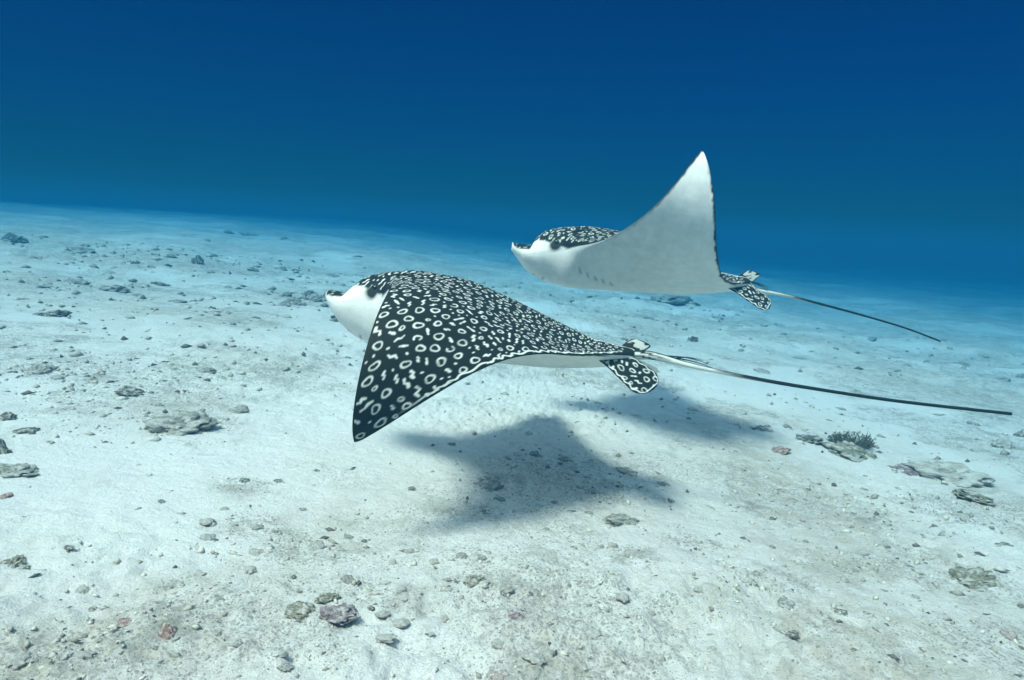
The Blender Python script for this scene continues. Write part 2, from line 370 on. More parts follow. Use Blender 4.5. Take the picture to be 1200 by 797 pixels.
def make_ray(pose, seed, nx, nt, nb, tail, tail_r):
    rng = random.Random(seed)
    V, Q, C = [], [], []; off = 0
    def put(v, q, c):
        nonlocal off
        V.append(v); Q.append(np.asarray(q) + off); C.append(c); off += len(v)
    # ---- disc and head
    u = np.linspace(0, 1, nx); xx_ = np.linspace(0, 1, 4001); dn = 1 + 1.9 * sstep(.64, .69, xx_) * sstep(.90, .80, xx_) + 1.2 * sstep(.08, 0, xx_)
    cum = np.r_[0, np.cumsum((dn[1:] + dn[:-1]) / 2)]; x = .0004 + 1.052 * np.interp(u, cum / cum[-1], xx_)
    q = np.linspace(-1, 1, nt); st = .55 * q + .45 * np.sin(q * math.pi / 2)
    X = np.repeat(x[:, None], nt, 1); St = np.repeat(st[None], nx, 0)
    Yt, Zt = surf(X, St, True)
    qb = np.linspace(-1, 1, nb); sb = .55 * qb + .45 * np.sin(qb * math.pi / 2)
    Xb = np.repeat(x[:, None], nb, 1); Sb = np.repeat(sb[None], nx, 0); Yb, Zb = surf(Xb, Sb, False)
    w1 = width(x); dw = np.gradient(w1, x); nf = 1 / np.sqrt(1 + dw * dw)
    tw_ = [float(v) for v in np.interp(np.linspace(0, 1.06, 1061), x, w1)]; tn_ = [float(v) for v in np.interp(np.linspace(0, 1.06, 1061), x, nf)]
    def inside(px, py):
        i = int(px * 1000); d = (tw_[i] - abs(py)) * tn_[i]
        if px < .1: return -1, 1
        mid = math.exp(-(py / .10) ** 2) * min(max((px - .45) / .3, 0), 1)
        sc = .80 * (1.0 - .36 * mid) * (1 - .12 * min(max(px - .5, 0) / .4, 1))
        if px < .32: sc = min(sc, .74 + .15 * min(1, abs(py) / .25))
        return d, sc
    warp = lambda v: np.sign(v) * interp(np.abs(v), [(0, 0), (.25, .25), (.5, .465), (.85, .74)])
    yi = np.linspace(-.85, .85, 800); wi = warp(yi); un_ = [float(v) for v in np.interp(np.linspace(-.75, .75, 1501), wi, yi)]
    mk = Marks(rng, lambda a, b: inside(a, un_[int((b + .75) * 1000)]), (.08, 1.02, -.74, .74))
    m = mk.mask(X, warp(Yt), x)
    de = (w1[:, None] - np.abs(Yt)) * nf[:, None]
    back = sstep(.70, .74, X) * sstep(1.01, .98, X)
    wob = .0105 + .0035 * np.sin(np.abs(Yt) * 170 + 2 * np.sin(np.abs(Yt) * 41)) * sstep(.78, .5, np.abs(Yt))
    line = np.clip(.5 + (.0026 - np.abs(de - wob)) / .0022, 0, 1) * back
    m = np.where(back > .5, np.where(de < .0065, 0, m), m); m = np.maximum(m, line)
    m = np.where((X < .68) & (de < .004), 0, m)
    # pale streaks along the spine towards the tail
    stre = np.clip(.5 + (.0024 - np.abs(np.abs(Yt) - .020 - .004 * np.sin(X * 90))) / .002, 0, 1) * sstep(.86, .92, X)
    m = np.maximum(m, stre)
    col = lerp(BLACK, WHITE, m)
    # white cheeks, dark crown and dark top of the bill
    ang = fbm(X * 45, Yt * 45, seed, 3) - .5
    lim = interp(x, [(0, .05), (.010, .034), (.022, .020), (.06, .017), (.085, .018), (.100, .056), (.125, .066), (.16, .062), (.19, .052), (.24, .042), (.28, .02), (.3, -.1)])[:, None]
    cheek = sstep(.006, -.006, Zt - lim - ang * .010) * (X < .3)
    mottle = np.clip((fbm(X * 90, Yt * 90, seed + 5, 2) - .66) * 7, 0, .6) * (X < .10)
    col = lerp(col, WHITE * .8, mottle)
    col = lerp(col, BELLY * .86, np.clip(cheek, 0, 1))
    eyed = np.exp(-((X - .195) / .020) ** 2 - ((Zt - .050) / .020) ** 2) * (np.abs(Yt) > .05)
    col = lerp(col, BLACK * 1.5, np.clip(eyed * 2.2 + ang * 1.5 * eyed, 0, 1))
    spir = sstep(1.15, .8, np.hypot((X - .285) / .032, (np.abs(Yt) - .095) / .017)); col = lerp(col, BLACK * .4, spir)
    put(pose(np.c_[X.ravel(), Yt.ravel(), Zt.ravel()]), grid_quads(nx, nt, 0, True), col.reshape(-1, 3))
    # underside: reuses the rim vertices of the upper side
    deb = (w1[:, None] - np.abs(Yb)) * nf[:, None]
    cb = np.repeat(BELLY[None], nx * nb, 0).reshape(nx, nb, 3) * (.95 + .16 * (fbm(Xb * 7, Yb * 5, seed + 2, 4, .6) - .5) - .03 * sstep(.52, .75, fbm(Xb * 55, Yb * 7, seed + 4, 3)) * sstep(.1, .3, np.abs(Yb)))[..., None]
    tipd = sstep(.3, .8, np.abs(Yb)); nz = fbm(Xb * 60, Yb * 60, seed + 3, 3)
    rim = sstep(.012, .002, deb - (nz - .5) * .012) * np.where(X[:, :1] > .68, sstep(.69, .73, Xb) * sstep(1.0, .95, Xb), tipd)
    cb = lerp(cb, BLACK * 1.5, np.clip(rim, 0, 1))
    scr = np.zeros_like(Xb)
    for k in range(5):                                   # gill slits
        gx, gy = .315 + .030 * k, .150 - .010 * k
        for sg in (1, -1):
            dxx = Xb - gx - (.15 - np.abs(Yb)) * .5; dyy = np.abs(Yb) - gy
            scr = np.maximum(scr, (sg * Yb > 0) * np.clip(1 - (np.abs(dxx) / .006) ** 2, 0, 1) * np.clip(1 - (dyy / .018) ** 2, 0, 1))
    cb = lerp(cb, np.array([.22, .25, .24]), scr * .9)
    mouth = np.clip(1 - (np.abs(Xb - .155 - Yb ** 2 * 3) / .007) ** 2, 0, 1) * sstep(.055, .045, np.abs(Yb))
    cb = lerp(cb, np.array([.30, .25, .23]), mouth * .7)
    nos = np.clip(1 - ((Xb - .115) / .009) ** 2 - ((np.abs(Yb) - .035) / .009) ** 2, 0, 1); cb = lerp(cb, np.array([.2, .2, .19]), nos)
    vb = pose(np.c_[Xb.ravel(), Yb.ravel(), Zb.ravel()])
    ids = np.arange(nx * nb).reshape(nx, nb)
    qd = grid_quads(nx, nb)
    remap = np.arange(nx * nb) + off
    remap[ids[:, 0]] = np.arange(nx) * nt; remap[ids[:, -1]] = np.arange(nx) * nt + nt - 1
    V.append(vb); C.append(cb.reshape(-1, 3)); Q.append(remap[qd]); off += len(vb)
    # ---- pelvic fins and dorsal fin: flat lobes
    def lobe(path, widths, wdir, thick, spotted, nn=90, mm=56, seed2=0, both=False):
        path = np.array(path, float); tt = np.linspace(0, 1, len(path)); uu = np.linspace(0, 1, nn)
        cen = np.stack([interp(uu, np.c_[tt, path[:, k]]) for k in range(3)], 1)
        hw = interp(uu, widths) * 1.0
        endr = np.clip(1 - np.clip((uu - .80) / .20, 0, 1) ** 2.6, 0, 1) ** .5; hw = hw * endr + 1e-4
        wd = np.array(wdir, float); wd /= np.linalg.norm(wd)
        tan = np.gradient(cen, axis=0); tan /= np.linalg.norm(tan, axis=1)[:, None]
        nrm = np.cross(tan, wd); nrm /= np.linalg.norm(nrm, axis=1)[:, None]
        if not both and nrm[:, 2].mean() < 0: nrm = -nrm
        vv = np.linspace(-1, 1, mm)
        P = cen[:, None] + wd * (hw[:, None, None] * vv[None, :, None])
        L = np.linalg.norm(path[-1] - path[0]); Ux = np.repeat(uu[:, None] * L, mm, 1); Uy = hw[:, None] * vv[None]
        th = thick * np.clip(1 - vv ** 2, 0, 1)[None] ** .5 * (1 - .7 * uu[:, None])
        dedge = np.minimum(hw[:, None] - np.abs(Uy), (1 - Ux / L) * L * 1.0)
        r2 = random.Random(seed + 77 + seed2)
        mm_ = Marks(r2, lambda a, b: (float(np.interp(a, uu * L, hw)) - abs(b), .8), (0, L, -hw.max(), hw.max()), dash=.45).mask(Ux, Uy, uu * L)
        wv = np.clip(.5 + (.0019 - np.abs(dedge - .009 - .003 * np.sin(Ux * 200))) / .002, 0, 1) * sstep(.25, .45, uu)[:, None]
        mm_ = np.maximum(np.where(dedge < .006, 0, mm_), wv)
        for sg in (1, -1):
            Pz = P + nrm[:, None] * (th[..., None] * sg)
            if spotted and sg > 0: c = lerp(BLACK, WHITE, mm_)
            elif both: c = lerp(WHITE * .8, BLACK * 1.5, np.clip(sstep(.50, .62, fbm(Ux * 60, Uy * 60, seed + 9, 2)) + sstep(.006, .003, dedge), 0, 1))
            else: c = np.repeat(BELLY[None], nn * mm, 0).reshape(nn, mm, 3) * .95
            put(pose(Pz.reshape(-1, 3)), grid_quads(nn, mm, 0, sg > 0), c.reshape(-1, 3))
    for sg in (1, -1):
        f = 1.0 if sg > 0 else .45                       # the far fin is held flatter than the near one
        lobe([(.90, .035 * sg, .004), (.98, .060 * sg, -.014 * f), (1.06, .085 * sg, -.052 * f), (1.13, .103 * sg, -.094 * f)],
             [(0, .030), (.3, .046), (.6, .061), (.85, .067), (1, .062)], (-.45, .75 * sg, -.58 * f), .008, True, seed2=sg)
    lobe([(1.03, 0, .002), (1.05, 0, .032), (1.078, 0, .058)], [(0, .034), (.5, .033), (1, .032)], (1, 0, -.25), .005, False, 40, 30, both=True)
    # ---- tail: one long tapering whip
    a = pose([(.90, 0, .006), (.97, 0, .006), (1.04, 0, .006)])
    path = np.concatenate([a, np.array(tail) - pose.pos]); dd = np.r_[0, np.cumsum(np.linalg.norm(np.diff(path, axis=0), axis=1))]; tot = dd[-1]
    # smooth resample
    nn = 260; uu = np.linspace(0, tot, nn)
    cen = np.stack([interp(uu, np.c_[dd, path[:, k]]) for k in range(3)], 1)
    for _ in range(30): cen[1:-1] = .5 * cen[1:-1] + .25 * (cen[:-2] + cen[2:])
    rad = interp(uu / tot, tail_r)
    tan = np.gradient(cen, axis=0); tan /= np.linalg.norm(tan, axis=1)[:, None]
    sd = np.cross(tan, pose.U); sd /= np.linalg.norm(sd, axis=1)[:, None]; up = np.cross(sd, tan); up *= np.sign(up @ pose.U)[:, None]
    K = 20; ph = np.linspace(0, 2 * math.pi, K, endpoint=False)
    P = cen[:, None] + rad[:, None, None] * (np.cos(ph)[None, :, None] * sd[:, None] * (1 + .25 * np.exp(-uu / .3))[:, None, None] + np.sin(ph)[None, :, None] * up[:, None])
    fr = (uu / tot)[:, None] * np.ones((1, K)); upn = np.sin(ph)[None] * np.ones((nn, 1))
    dk = sstep(.26, .40, fr + .06 * (fbm(fr * 60, upn * 1.5, seed + 20, 2) - .5)) * sstep(-1.25, -.2, upn + .0 + (fr - .4) * 6)
    dk = np.maximum(dk, sstep(.45, .75, upn) * sstep(.1, .13, fr))
    dk = np.maximum(dk, sstep(.24, .15, fr) * sstep(.0, .3, np.sin(upn * 7 + 3 * np.sin(fr * 40)) + .4 * upn + .1))
    put(P.reshape(-1, 3), np.concatenate([np.stack([np.arange(nn - 1) * K + k, np.arange(nn - 1) * K + K + k, np.arange(nn - 1) * K + K + (k + 1) % K, np.arange(nn - 1) * K + (k + 1) % K], 1) for k in range(K)]),
        lerp(WHITE * .95, BLACK, dk).reshape(-1, 3))
    endc = np.array([cen[-1] + tan[-1] * rad[-1]]); base = off - nn * K + (nn - 1) * K
    V.append(endc); C.append(BLACK[None]); ei = off; off += 1
    T = [(base + k, ei, base + (k + 1) % K) for k in range(K)]
    me = mesh_np('body', np.concatenate(V), np.concatenate(Q), T)
    set_col(me, 'skin', np.concatenate(C))
    return me, cen, tan, up, rad, uu / tot
def skin_material():
    m, t, b, o = material('ray_skin'); N = NT(t)
    at = N.n('ShaderNodeVertexColor', layer_name='skin').outputs['Color']
    co = N.n('ShaderNodeTexCoord').outputs['Object']
    mot = N.ramp(N.noise(co, 9, 5, .6), .3, .75, 0, .16)
    c = N.mix(mot, at, (.30, .33, .30))
    c2 = N.n('ShaderNodeMix'); c2.data_type = 'RGBA'; c2.blend_type = 'MULTIPLY'; c2.inputs[0].default_value = .7
    N.L(at, c2.inputs[6]); N.L(N.mix(N.noise(co, 26, 5, .65), (.52, .52, .47), (1.12, 1.12, 1.10)), c2.inputs[7])
    N.L(c2.outputs[2], b.inputs['Base Color'])
    b.inputs['Roughness'].default_value = .6; b.inputs['Specular IOR Level'].default_value = .10
    b.inputs['Subsurface Weight'].default_value = 0.0
    p_ = N.bump(N.noise(co, 160, 3, .6), .002, .3, b); N.bump(N.noise(co, 12, 4, .55), .01, .35, b, p_)
    return m
SKIN = skin_material()
m_, t_, b_, o_ = material('eye_dark'); N_ = NT(t_)
N_.L(N_.mix(N_.noise(N_.n('ShaderNodeTexCoord').outputs['Object'], 60), (.006, .008, .008), (.02, .025, .025)), b_.inputs['Base Color']); b_.inputs['Roughness'].default_value = .12
EYE = m_
m_, t_, b_, o_ = material('spine_dark'); N_ = NT(t_)
N_.L(N_.mix(N_.noise(N_.n('ShaderNodeTexCoord').outputs['Object'], 90), (.008, .012, .012), (.03, .036, .034)), b_.inputs['Base Color']); b_.inputs['Roughness'].default_value = .55
SPINE = m_
def eye_mesh():
    bm = bmesh.new(); bmesh.ops.create_uvsphere(bm, u_segments=20, v_segments=12, radius=.0115)
    for v in bm.verts: v.co.z *= .8
    me = bpy.data.meshes.new('eye'); bm.to_mesh(me); bm.free()
    me.polygons.foreach_set('use_smooth', np.ones(len(me.polygons), bool)); return me
EYE_ME = eye_mesh()
def spine_mesh(A, B, up, r=.0042):
    """a flat serrated barb from A to B"""
    A, B, up = Vector(A), Vector(B), Vector(up); d = (B - A); L = d.length; d.normalize(); s = d.cross(up).normalized(); u = s.cross(d)
    n = 26; vs = []; fs = []
    for k in range(n + 1):
        t = k / n; w_ = r * (1 - t) ** .6 * (1.0 + (.22 if k % 2 else 0)) + .0003; h = r * .5 * (1 - t) ** .6 + .0002
        c = A + d * (L * t) + u * (.006 * math.sin(t * 3.14))
        vs += [c + s * w_, c + u * h, c - s * w_, c - u * h]
        if k:
            o = (k - 1) * 4
            fs += [(o + j, o + 4 + j, o + 4 + (j + 1) % 4, o + (j + 1) % 4) for j in range(4)]
    fs.append((3, 2, 1, 0)); o = n * 4; fs.append((o, o + 1, o + 2, o + 3))
    me = bpy.data.meshes.new('tail_spine'); me.from_pydata([tuple(v) for v in vs], [], fs); return me
def build_ray(label, pos, ypr, WL, WR, seed, nx, nt, nb, tail, tail_r, spines):
    pose = Pose(pos, ypr, Wing(*WL), Wing(*WR))
    root = tag(empty('eagle_ray', pos), label, 'ray')
    me, cen, tan, up, rad, fr = make_ray(pose, seed, nx, nt, nb, tail, tail_r)
    link('body', me, SKIN, root)
    for sg in (1, -1):
        xs = np.array([.200]); ss = np.array([.93 * sg]); y, z = surf(xs, ss, True)
        e = link('eye', EYE_ME, EYE, root)
        p = pose(np.c_[xs, y - .003 * sg, z])[0]; e.location = p
        e.rotation_euler = Vector(pose.L * sg).to_track_quat('Z', 'Y').to_euler()
    for (f0, ln, lift, side) in spines:
        i = int(np.searchsorted(fr, f0)); sdv = np.cross(tan[i], up[i])
        A = cen[i] + up[i] * rad[i] * .8 + sdv * side * .3
        B = A + tan[i] * ln + up[i] * lift + sdv * side
        link('tail_spine', spine_mesh(A, B, up[i]), SPINE, root)
    return root
build_ray('black eagle ray with white rings gliding low over the sand, spotted back showing, wings lowered',
          (-.152, 2.1927, .5282), (.1615, .1003, .270), (.0983, -2.1322, .0316, -.2582), (.10, -.05, .0), 4, 760, 620, 130,
          [(0.438, 2.099, 0.485), (0.545, 2.082, 0.466), (0.728, 2.052, 0.441), (0.931, 2.019, 0.422), (1.199, 1.975, 0.404), (1.49, 1.928, 0.396)],
          [(0, .021), (.12, .017), (.2, .0115), (.35, .0068), (.6, .0054), (1, .0048)],
          [(.20, .13, .012, .004), (.22, .09, .018, .010), (.21, .15, .004, -.004)])
build_ray('eagle ray showing its plain white belly and one raised triangular wing, dark spotted crown',
          (.4716, 2.9821, .7131), (.0796, .0766, .0897), (.3557, 1.2383, 1.2655), (.2, .0, .5), 9, 330, 360, 200,
          [(1.056, 2.936, 0.647), (1.129, 2.931, 0.64), (1.333, 2.914, 0.604), (1.554, 2.897, 0.557), (1.721, 2.883, 0.516), (1.858, 2.872, 0.472)],
          [(0, .021), (.12, .017), (.22, .011), (.35, .0062), (.6, .0046), (1, .0035)],
          [(.14, .11, .014, .004), (.15, .09, .008, .010), (.15, .10, .020, -.004)])
# ------------------------------------------------------------------ stones, coral lumps, rubble
TONES = {'pale': ((.60, .58, .51), (.36, .35, .30)), 'grey': ((.46, .45, .39), (.22, .215, .18)), 'dark': ((.24, .235, .19), (.085, .085, .068)),
         'olive': ((.36, .345, .25), (.14, .14, .095)), 'red': ((.48, .34, .28), (.28, .11, .09)), 'purple': ((.40, .32, .33), (.19, .14, .15)), 'pink': ((.55, .47, .42), (.33, .24, .21))}
def rock_material(name, c1, c2):
    m, t, b, o = material(name); N = NT(t)
    g = N.n('ShaderNodeTexCoord').outputs['Object']; info = N.n('ShaderNodeObjectInfo')
    mp = N.n('ShaderNodeVectorMath', operation='ADD'); N.L(g, mp.inputs[0])
    off = N.n('ShaderNodeCombineXYZ'); N.L(N.math('MULTIPLY', info.outputs['Random'], 37.), off.inputs[0]); N.L(off.outputs[0], mp.inputs[1]); co = mp.outputs[0]
    c = N.mix(N.ramp(N.noise(co, 3.5, 6, .7), .35, .65), c2, c1)
    c = N.mix(N.ramp(N.noise(co, 11, 4, .7), .56, .68, 0, .85), c, tuple(v * .45 for v in c2))
    c = N.mix(N.ramp(N.noise(co, 2.2, 5, .65), .46, .60, 0, .8), c, (.64, .63, .57))      # patches of lodged sand
    N.L(c, b.inputs['Base Color']); b.inputs['Roughness'].default_value = .95; b.inputs['Specular IOR Level'].default_value = .1
    N.bump(N.noise(co, 9, 5, .7), .12, .6, b)
    return m
RM = {k: rock_material('rock_' + k, *v) for k, v in TONES.items()}
def rock_mesh(seed, sub=3, rough=.45, holes=.25, flat=.3):
    bm = bmesh.new(); bmesh.ops.create_icosphere(bm, subdivisions=sub, radius=1)
    o = Vector((seed * 7.31, seed * 3.17, seed * 1.9))
    for v in bm.verts:
        p = v.co.copy(); n = mnoise.fractal(p * 1.1 + o, 1, 2, 3); h = mnoise.noise(p * 2.6 + o * 2); k = mnoise.noise(p * 6 + o)
        r = 1 + rough * n + .22 * h + .15 * k - holes * max(0, mnoise.noise(p * 3.3 - o) - .25) * 2
        q = p * max(r, .3)
        if q.z < -flat: q.z = -flat + (q.z + flat) * .2
        v.co = q
    me = bpy.data.meshes.new('rock'); bm.to_mesh(me); bm.free()
    me.polygons.foreach_set('use_smooth', np.ones(len(me.polygons), bool)); return me
BASE = [rock_mesh(k) for k in range(12)]
BIG = [rock_mesh(40 + k, 5, .34, .5) for k in range(4)]
_mats = {}
def toned(me, tone):
    k = (me.name, tone)
    if k not in _mats:
        c = me.copy(); c.materials.append(RM[tone]); _mats[k] = c
    return _mats[k]
rr = random.Random(12)
def stone(px, py, w_, h_, tone, label=None, cat='stone', group=None, name='stone', big=False, deep=.7, sy=None, tilt=.25):
    P, d = px_ground(px, py + h_ * .2)
    s = d / FPX
    me = toned(rr.choice(BIG if big else BASE), tone)
    o = bpy.data.objects.new(name, me); COL.objects.link(o)
    sx = w_ * s * .5; sz = h_ * s * .42; syy = (sy if sy else rr.uniform(.6, .95)) * sx
    o.scale = (sx, syy, max(sz, sx * .34)); o.rotation_euler = (rr.uniform(-tilt, tilt), rr.uniform(-tilt, tilt), rr.uniform(-.5, .5))
    gz = float(ground_z(P.x, P.y)); o.location = (P.x, P.y, gz + o.scale.z * (.3 - deep * .5))
    return tag(o, label, cat, group)
# --- single stones one can point at
U = [
 (8, 487, 22, 16, 'dark', 'dark knobbly coral rock topmost of the pile beside the long flat grey rock', 'rock', 'coral_rock'),
 (30, 503, 24, 15, 'dark', 'dark rounded coral rock beside the tall black boulder', 'rock', 'coral_rock'),
 (0, 522, 22, 44, 'dark', 'tall black boulder above the long flat grey rock', 'rock', 'boulder'),
 (18, 549, 52, 18, 'grey', 'long flat grey rock half sunk in the sand', 'rock', 'flat_rock'),
 (8, 580, 16, 6, 'red', 'thin flat reddish shard next to the long flat grey rock', 'rock', 'stone_shard'),
 (46, 432, 34, 18, 'grey', 'broken grey coral block with an upright stub', 'coral', 'coral_block'),
 (66, 441, 16, 9, 'pale', 'pale rounded stone leaning on the broken grey coral block', 'stone', 'stone'),
 (154, 458, 27, 15, 'dark', 'dark pitted coral chunk with hollows above the wide rubble mound', 'coral', 'coral_chunk'),
 (282, 479, 24, 16, 'grey', 'rounded grey coral nodule right beside the wide rubble mound', 'coral', 'coral_nodule'),
 (240, 434, 26, 12, 'grey', 'flat speckled coral plate behind the wide rubble mound', 'coral', 'coral_plate'),
 (15, 657, 26, 17, 'olive', 'olive grey lump touching a smaller round stone', 'stone', 'stone'),
 (29, 664, 14, 12, 'olive', 'small round olive stone touching a larger grey lump', 'stone', 'stone'),
 (80, 641, 13, 9, 'dark', 'lone black pebble on clean white sand', 'stone', 'pebble'),
 (353, 713, 40, 26, 'olive', 'mossy olive rock, largest of a clump of three', 'rock', 'mossy_rock'),
 (397, 715, 44, 24, 'purple', 'purplish crusted rock in the clump with the mossy olive rock', 'rock', 'crusted_rock'),
 (384, 699, 26, 14, 'olive', 'small mossy rock behind the purplish crusted rock', 'rock', 'mossy_rock'),
 (197, 738, 20, 34, 'red', 'brick red encrusted rubble piece standing out on pale sand', 'rubble', 'red_rubble'),
 (147, 728, 20, 9, 'red', 'low red tinted stone beside the brick red rubble piece', 'stone', 'stone'),
 (556, 679, 25, 21, 'olive', 'squarish olive brown stone with a rough pitted face', 'stone', 'stone'),
 (606, 718, 19, 14, 'purple', 'small smooth purple stone', 'stone', 'stone'),
 (587, 790, 26, 13, 'pink', 'pinkish stone half sunk in the sand', 'stone', 'stone'),
 (726, 608, 48, 18, 'grey', 'curved grey coral fragment at the rim of the darker ray shadow', 'coral', 'coral_fragment'),
 (890, 501, 17, 11, 'dark', 'dark round stone with a pale pebble at its side', 'stone', 'stone'),
 (900, 503, 11, 8, 'pale', 'pale pebble touching a dark round stone', 'stone', 'pebble'),
 (922, 499, 10, 9, 'dark', 'small black stone alone between two larger dark stones', 'stone', 'stone'),
 (947, 513, 34, 12, 'dark', 'low dark weedy stone left of the bushy algae tuft', 'stone', 'weedy_stone'),
 (1141, 580, 44, 17, 'olive', 'long speckled brown rock beyond the sandy ledge', 'rock', 'speckled_rock'),
 (1172, 519, 26, 20, 'pale', 'pale greenish rock wedge on open white sand', 'rock', 'rock_wedge'),
 (1140, 496, 16, 9, 'grey', 'small grey stone behind the pale greenish rock wedge', 'stone', 'stone'),
 (1198, 508, 16, 18, 'dark', 'dark rock stub beside the pale greenish rock wedge', 'rock', 'rock_stub'),
 (1138, 676, 56, 20, 'olive', 'low brown crumbly rubble bank on stained sand', 'rubble', 'rubble_bank'),
 (1183, 742, 20, 14, 'pink', 'flat pinkish stained stone on stained sand', 'stone', 'stone'),
 (912, 528, 26, 5, 'red', 'thin dull red shard lying on stained sand near the dark stones', 'stone', 'stone_shard'),
 (16, 279, 27, 17, 'dark', 'round dark coral lump far off on the crest of the sand', 'coral', 'coral_lump'),
 (232, 304, 14, 18, 'dark', 'upright dark coral stump standing on distant sand', 'coral', 'coral_stump'),
 (61, 368, 42, 14, 'dark', 'wide low dark coral patch on bluish sand', 'coral', 'coral_patch'),
 (130, 338, 42, 14, 'grey', 'smooth humped grey mound on bluish sand', 'rock', 'mound'),
 (402, 371, 30, 17, 'dark', 'dark coral rock under the bill of the ring patterned ray', 'rock', 'coral_rock'),
 (812, 397, 17, 13, 'dark', 'dark coral lump behind the tail of the ring patterned ray', 'coral', 'coral_lump'),
 (783, 354, 66, 8, 'grey', 'wide grey coral patch beneath the white bellied ray', 'coral', 'coral_patch'),
]
UO = []
for (px, py, w_, h_, tone, lab, cat, nm) in U:
    UO.append(stone(px, py, w_, h_, tone, lab, cat, None, nm, big=w_ > 24, deep=1.0 if py < 400 and tone != 'dark' else .75))
# --- wide rubble mound and the ledge: heaps with a thing of their own
stone(211, 492, 74, 34, 'grey', 'wide low rubble mound covered in crumbled coral', 'rubble', None, 'rubble_mound', big=True, deep=.7, sy=.8, tilt=.05)
stone(1104, 553, 92, 20, 'pale', 'low sandy ledge with a dark reddish undercut', 'rock', None, 'sandy_ledge', big=True, deep=.7, sy=.55, tilt=.05)
stone(1066, 553, 46, 10, 'purple', 'dark reddish rock under the lip of the sandy ledge', 'rock', None, 'ledge_rock', big=True)
# --- repeats
PALE = [(243, 628, 18, 9), (240, 610, 22, 8), (302, 646, 18, 10), (292, 667, 16, 10), (471, 689, 14, 10), (472, 698, 20, 10), (449, 718, 16, 10), (471, 728, 18, 10), (452, 746, 22, 11),
        (478, 645, 18, 7), (461, 658, 9, 8), (508, 657, 14, 7), (521, 723, 10, 8), (584, 752, 15, 13), (566, 747, 12, 10), (627, 769, 25, 14), (694, 741, 24, 16), (730, 698, 15, 13), (772, 769, 13, 17),
        (718, 638, 14, 10), (972, 672, 14, 9), (988, 678, 14, 9), (96, 690, 16, 7), (205, 683, 20, 11), (372, 638, 18, 8), (1119, 459, 9, 5), (985, 478, 11, 6), (895, 435, 19, 6), (232, 672, 22, 12), (264, 596, 13, 7),
        (95, 766, 26, 12), (20, 770, 30, 16), (330, 765, 14, 8), (684, 782, 13, 8), (820, 690, 13, 8), (762, 716, 11, 7), (650, 655, 10, 6), (835, 760, 12, 8), (525, 690, 9, 6), (505, 742, 9, 6)]
GREY = [(592, 688, 19, 15), (541, 650, 16, 8), (565, 653, 12, 9), (408, 677, 17, 18), (571, 567, 34, 12), (627, 531, 14, 10), (660, 536, 14, 8), (585, 583, 16, 10), (736, 551, 26, 10), (409, 628, 13, 9), (886, 671, 10, 8),
        (922, 705, 24, 6), (1073, 699, 12, 7), (107, 714, 14, 9), (96, 745, 14, 9), (120, 748, 11, 8), (258, 700, 9, 6), (180, 757, 10, 7), (303, 617, 16, 7), (322, 622, 9, 6), (187, 474, 10, 8), (204, 432, 11, 6), (38, 772, 16, 12),
        (255, 742, 12, 7), (280, 752, 14, 9), (1011, 573, 11, 5), (880, 590, 9, 5), (640, 620, 10, 6), (355, 596, 9, 5), (690, 600, 10, 5), (705, 640, 9, 6), (335, 780, 16, 8), (905, 640, 9, 6), (940, 610, 8, 5)]
DARK = [(986, 717, 15, 7), (927, 742, 18, 7), (1001, 761, 8, 6), (947, 573, 7, 6), (1095, 616, 9, 7), (1176, 637, 17, 8), (1197, 709, 9, 7), (622, 695, 6, 7), (691, 709, 7, 5), (435, 711, 9, 5), (426, 633, 7, 7), (483, 572, 9, 8),
        (344, 675, 7, 5), (287, 563, 12, 4), (326, 563, 12, 4), (371, 551, 8, 4), (190, 587, 10, 5), (725, 533, 8, 5), (778, 566, 14, 6), (650, 588, 8, 5), (530, 520, 9, 4), (870, 630, 8, 5), (1040, 640, 8, 5)]
FAR = [(100, 292, 34, 12), (133, 296, 9, 8), (242, 281, 9, 6), (291, 273, 22, 10), (333, 279, 12, 9), (268, 271, 12, 8), (326, 314, 18, 9), (297, 315, 16, 6), (267, 336, 11, 7), (161, 345, 13, 6), (88, 330, 30, 9), (186, 332, 20, 5),
       (209, 353, 22, 4), (302, 372, 11, 4), (1125, 426, 19, 6), (1171, 444, 19, 7), (1086, 423, 9, 6), (1053, 434, 9, 6), (1062, 427, 9, 4), (1005, 458, 13, 5), (1197, 440, 14, 14), (940, 420, 12, 4), (980, 408, 10, 4), (870, 410, 10, 5),
       (560, 295, 10, 5), (420, 300, 12, 5), (760, 372, 12, 4), (700, 365, 14, 4), (200, 300, 14, 4), (50, 335, 16, 5), (28, 350, 12, 4), (248, 318, 9, 5), (390, 322, 14, 5), (840, 372, 16, 5), (1020, 396, 12, 4)]
ANCH = [('tall black boulder', 2), ('long flat grey rock', 3), ('broken grey coral block', 5), ('dark pitted coral chunk', 7), ('rounded grey coral nodule', 8), ('olive grey lump', 10), ('lone black pebble', 12),
        ('mossy olive rock', 13), ('purplish crusted rock', 14), ('brick red rubble piece', 16), ('squarish olive brown stone', 18), ('small smooth purple stone', 19), ('pinkish sunken stone', 20), ('curved grey coral fragment', 21),
        ('low dark weedy stone', 25), ('long speckled brown rock', 26), ('pale greenish rock wedge', 27), ('brown crumbly rubble bank', 30), ('round dark coral lump on the crest', 33), ('upright dark coral stump', 34),
        ('wide low dark coral patch', 35), ('smooth humped grey mound', 36), ('coral rock under the ringed ray', 37), ('wide grey coral patch', 39)]
ORD = ['nearest', 'second nearest', 'third nearest', 'fourth nearest', 'fifth nearest', 'sixth nearest', 'seventh nearest', 'eighth nearest', 'ninth nearest', 'tenth nearest', 'eleventh nearest', 'twelfth nearest']
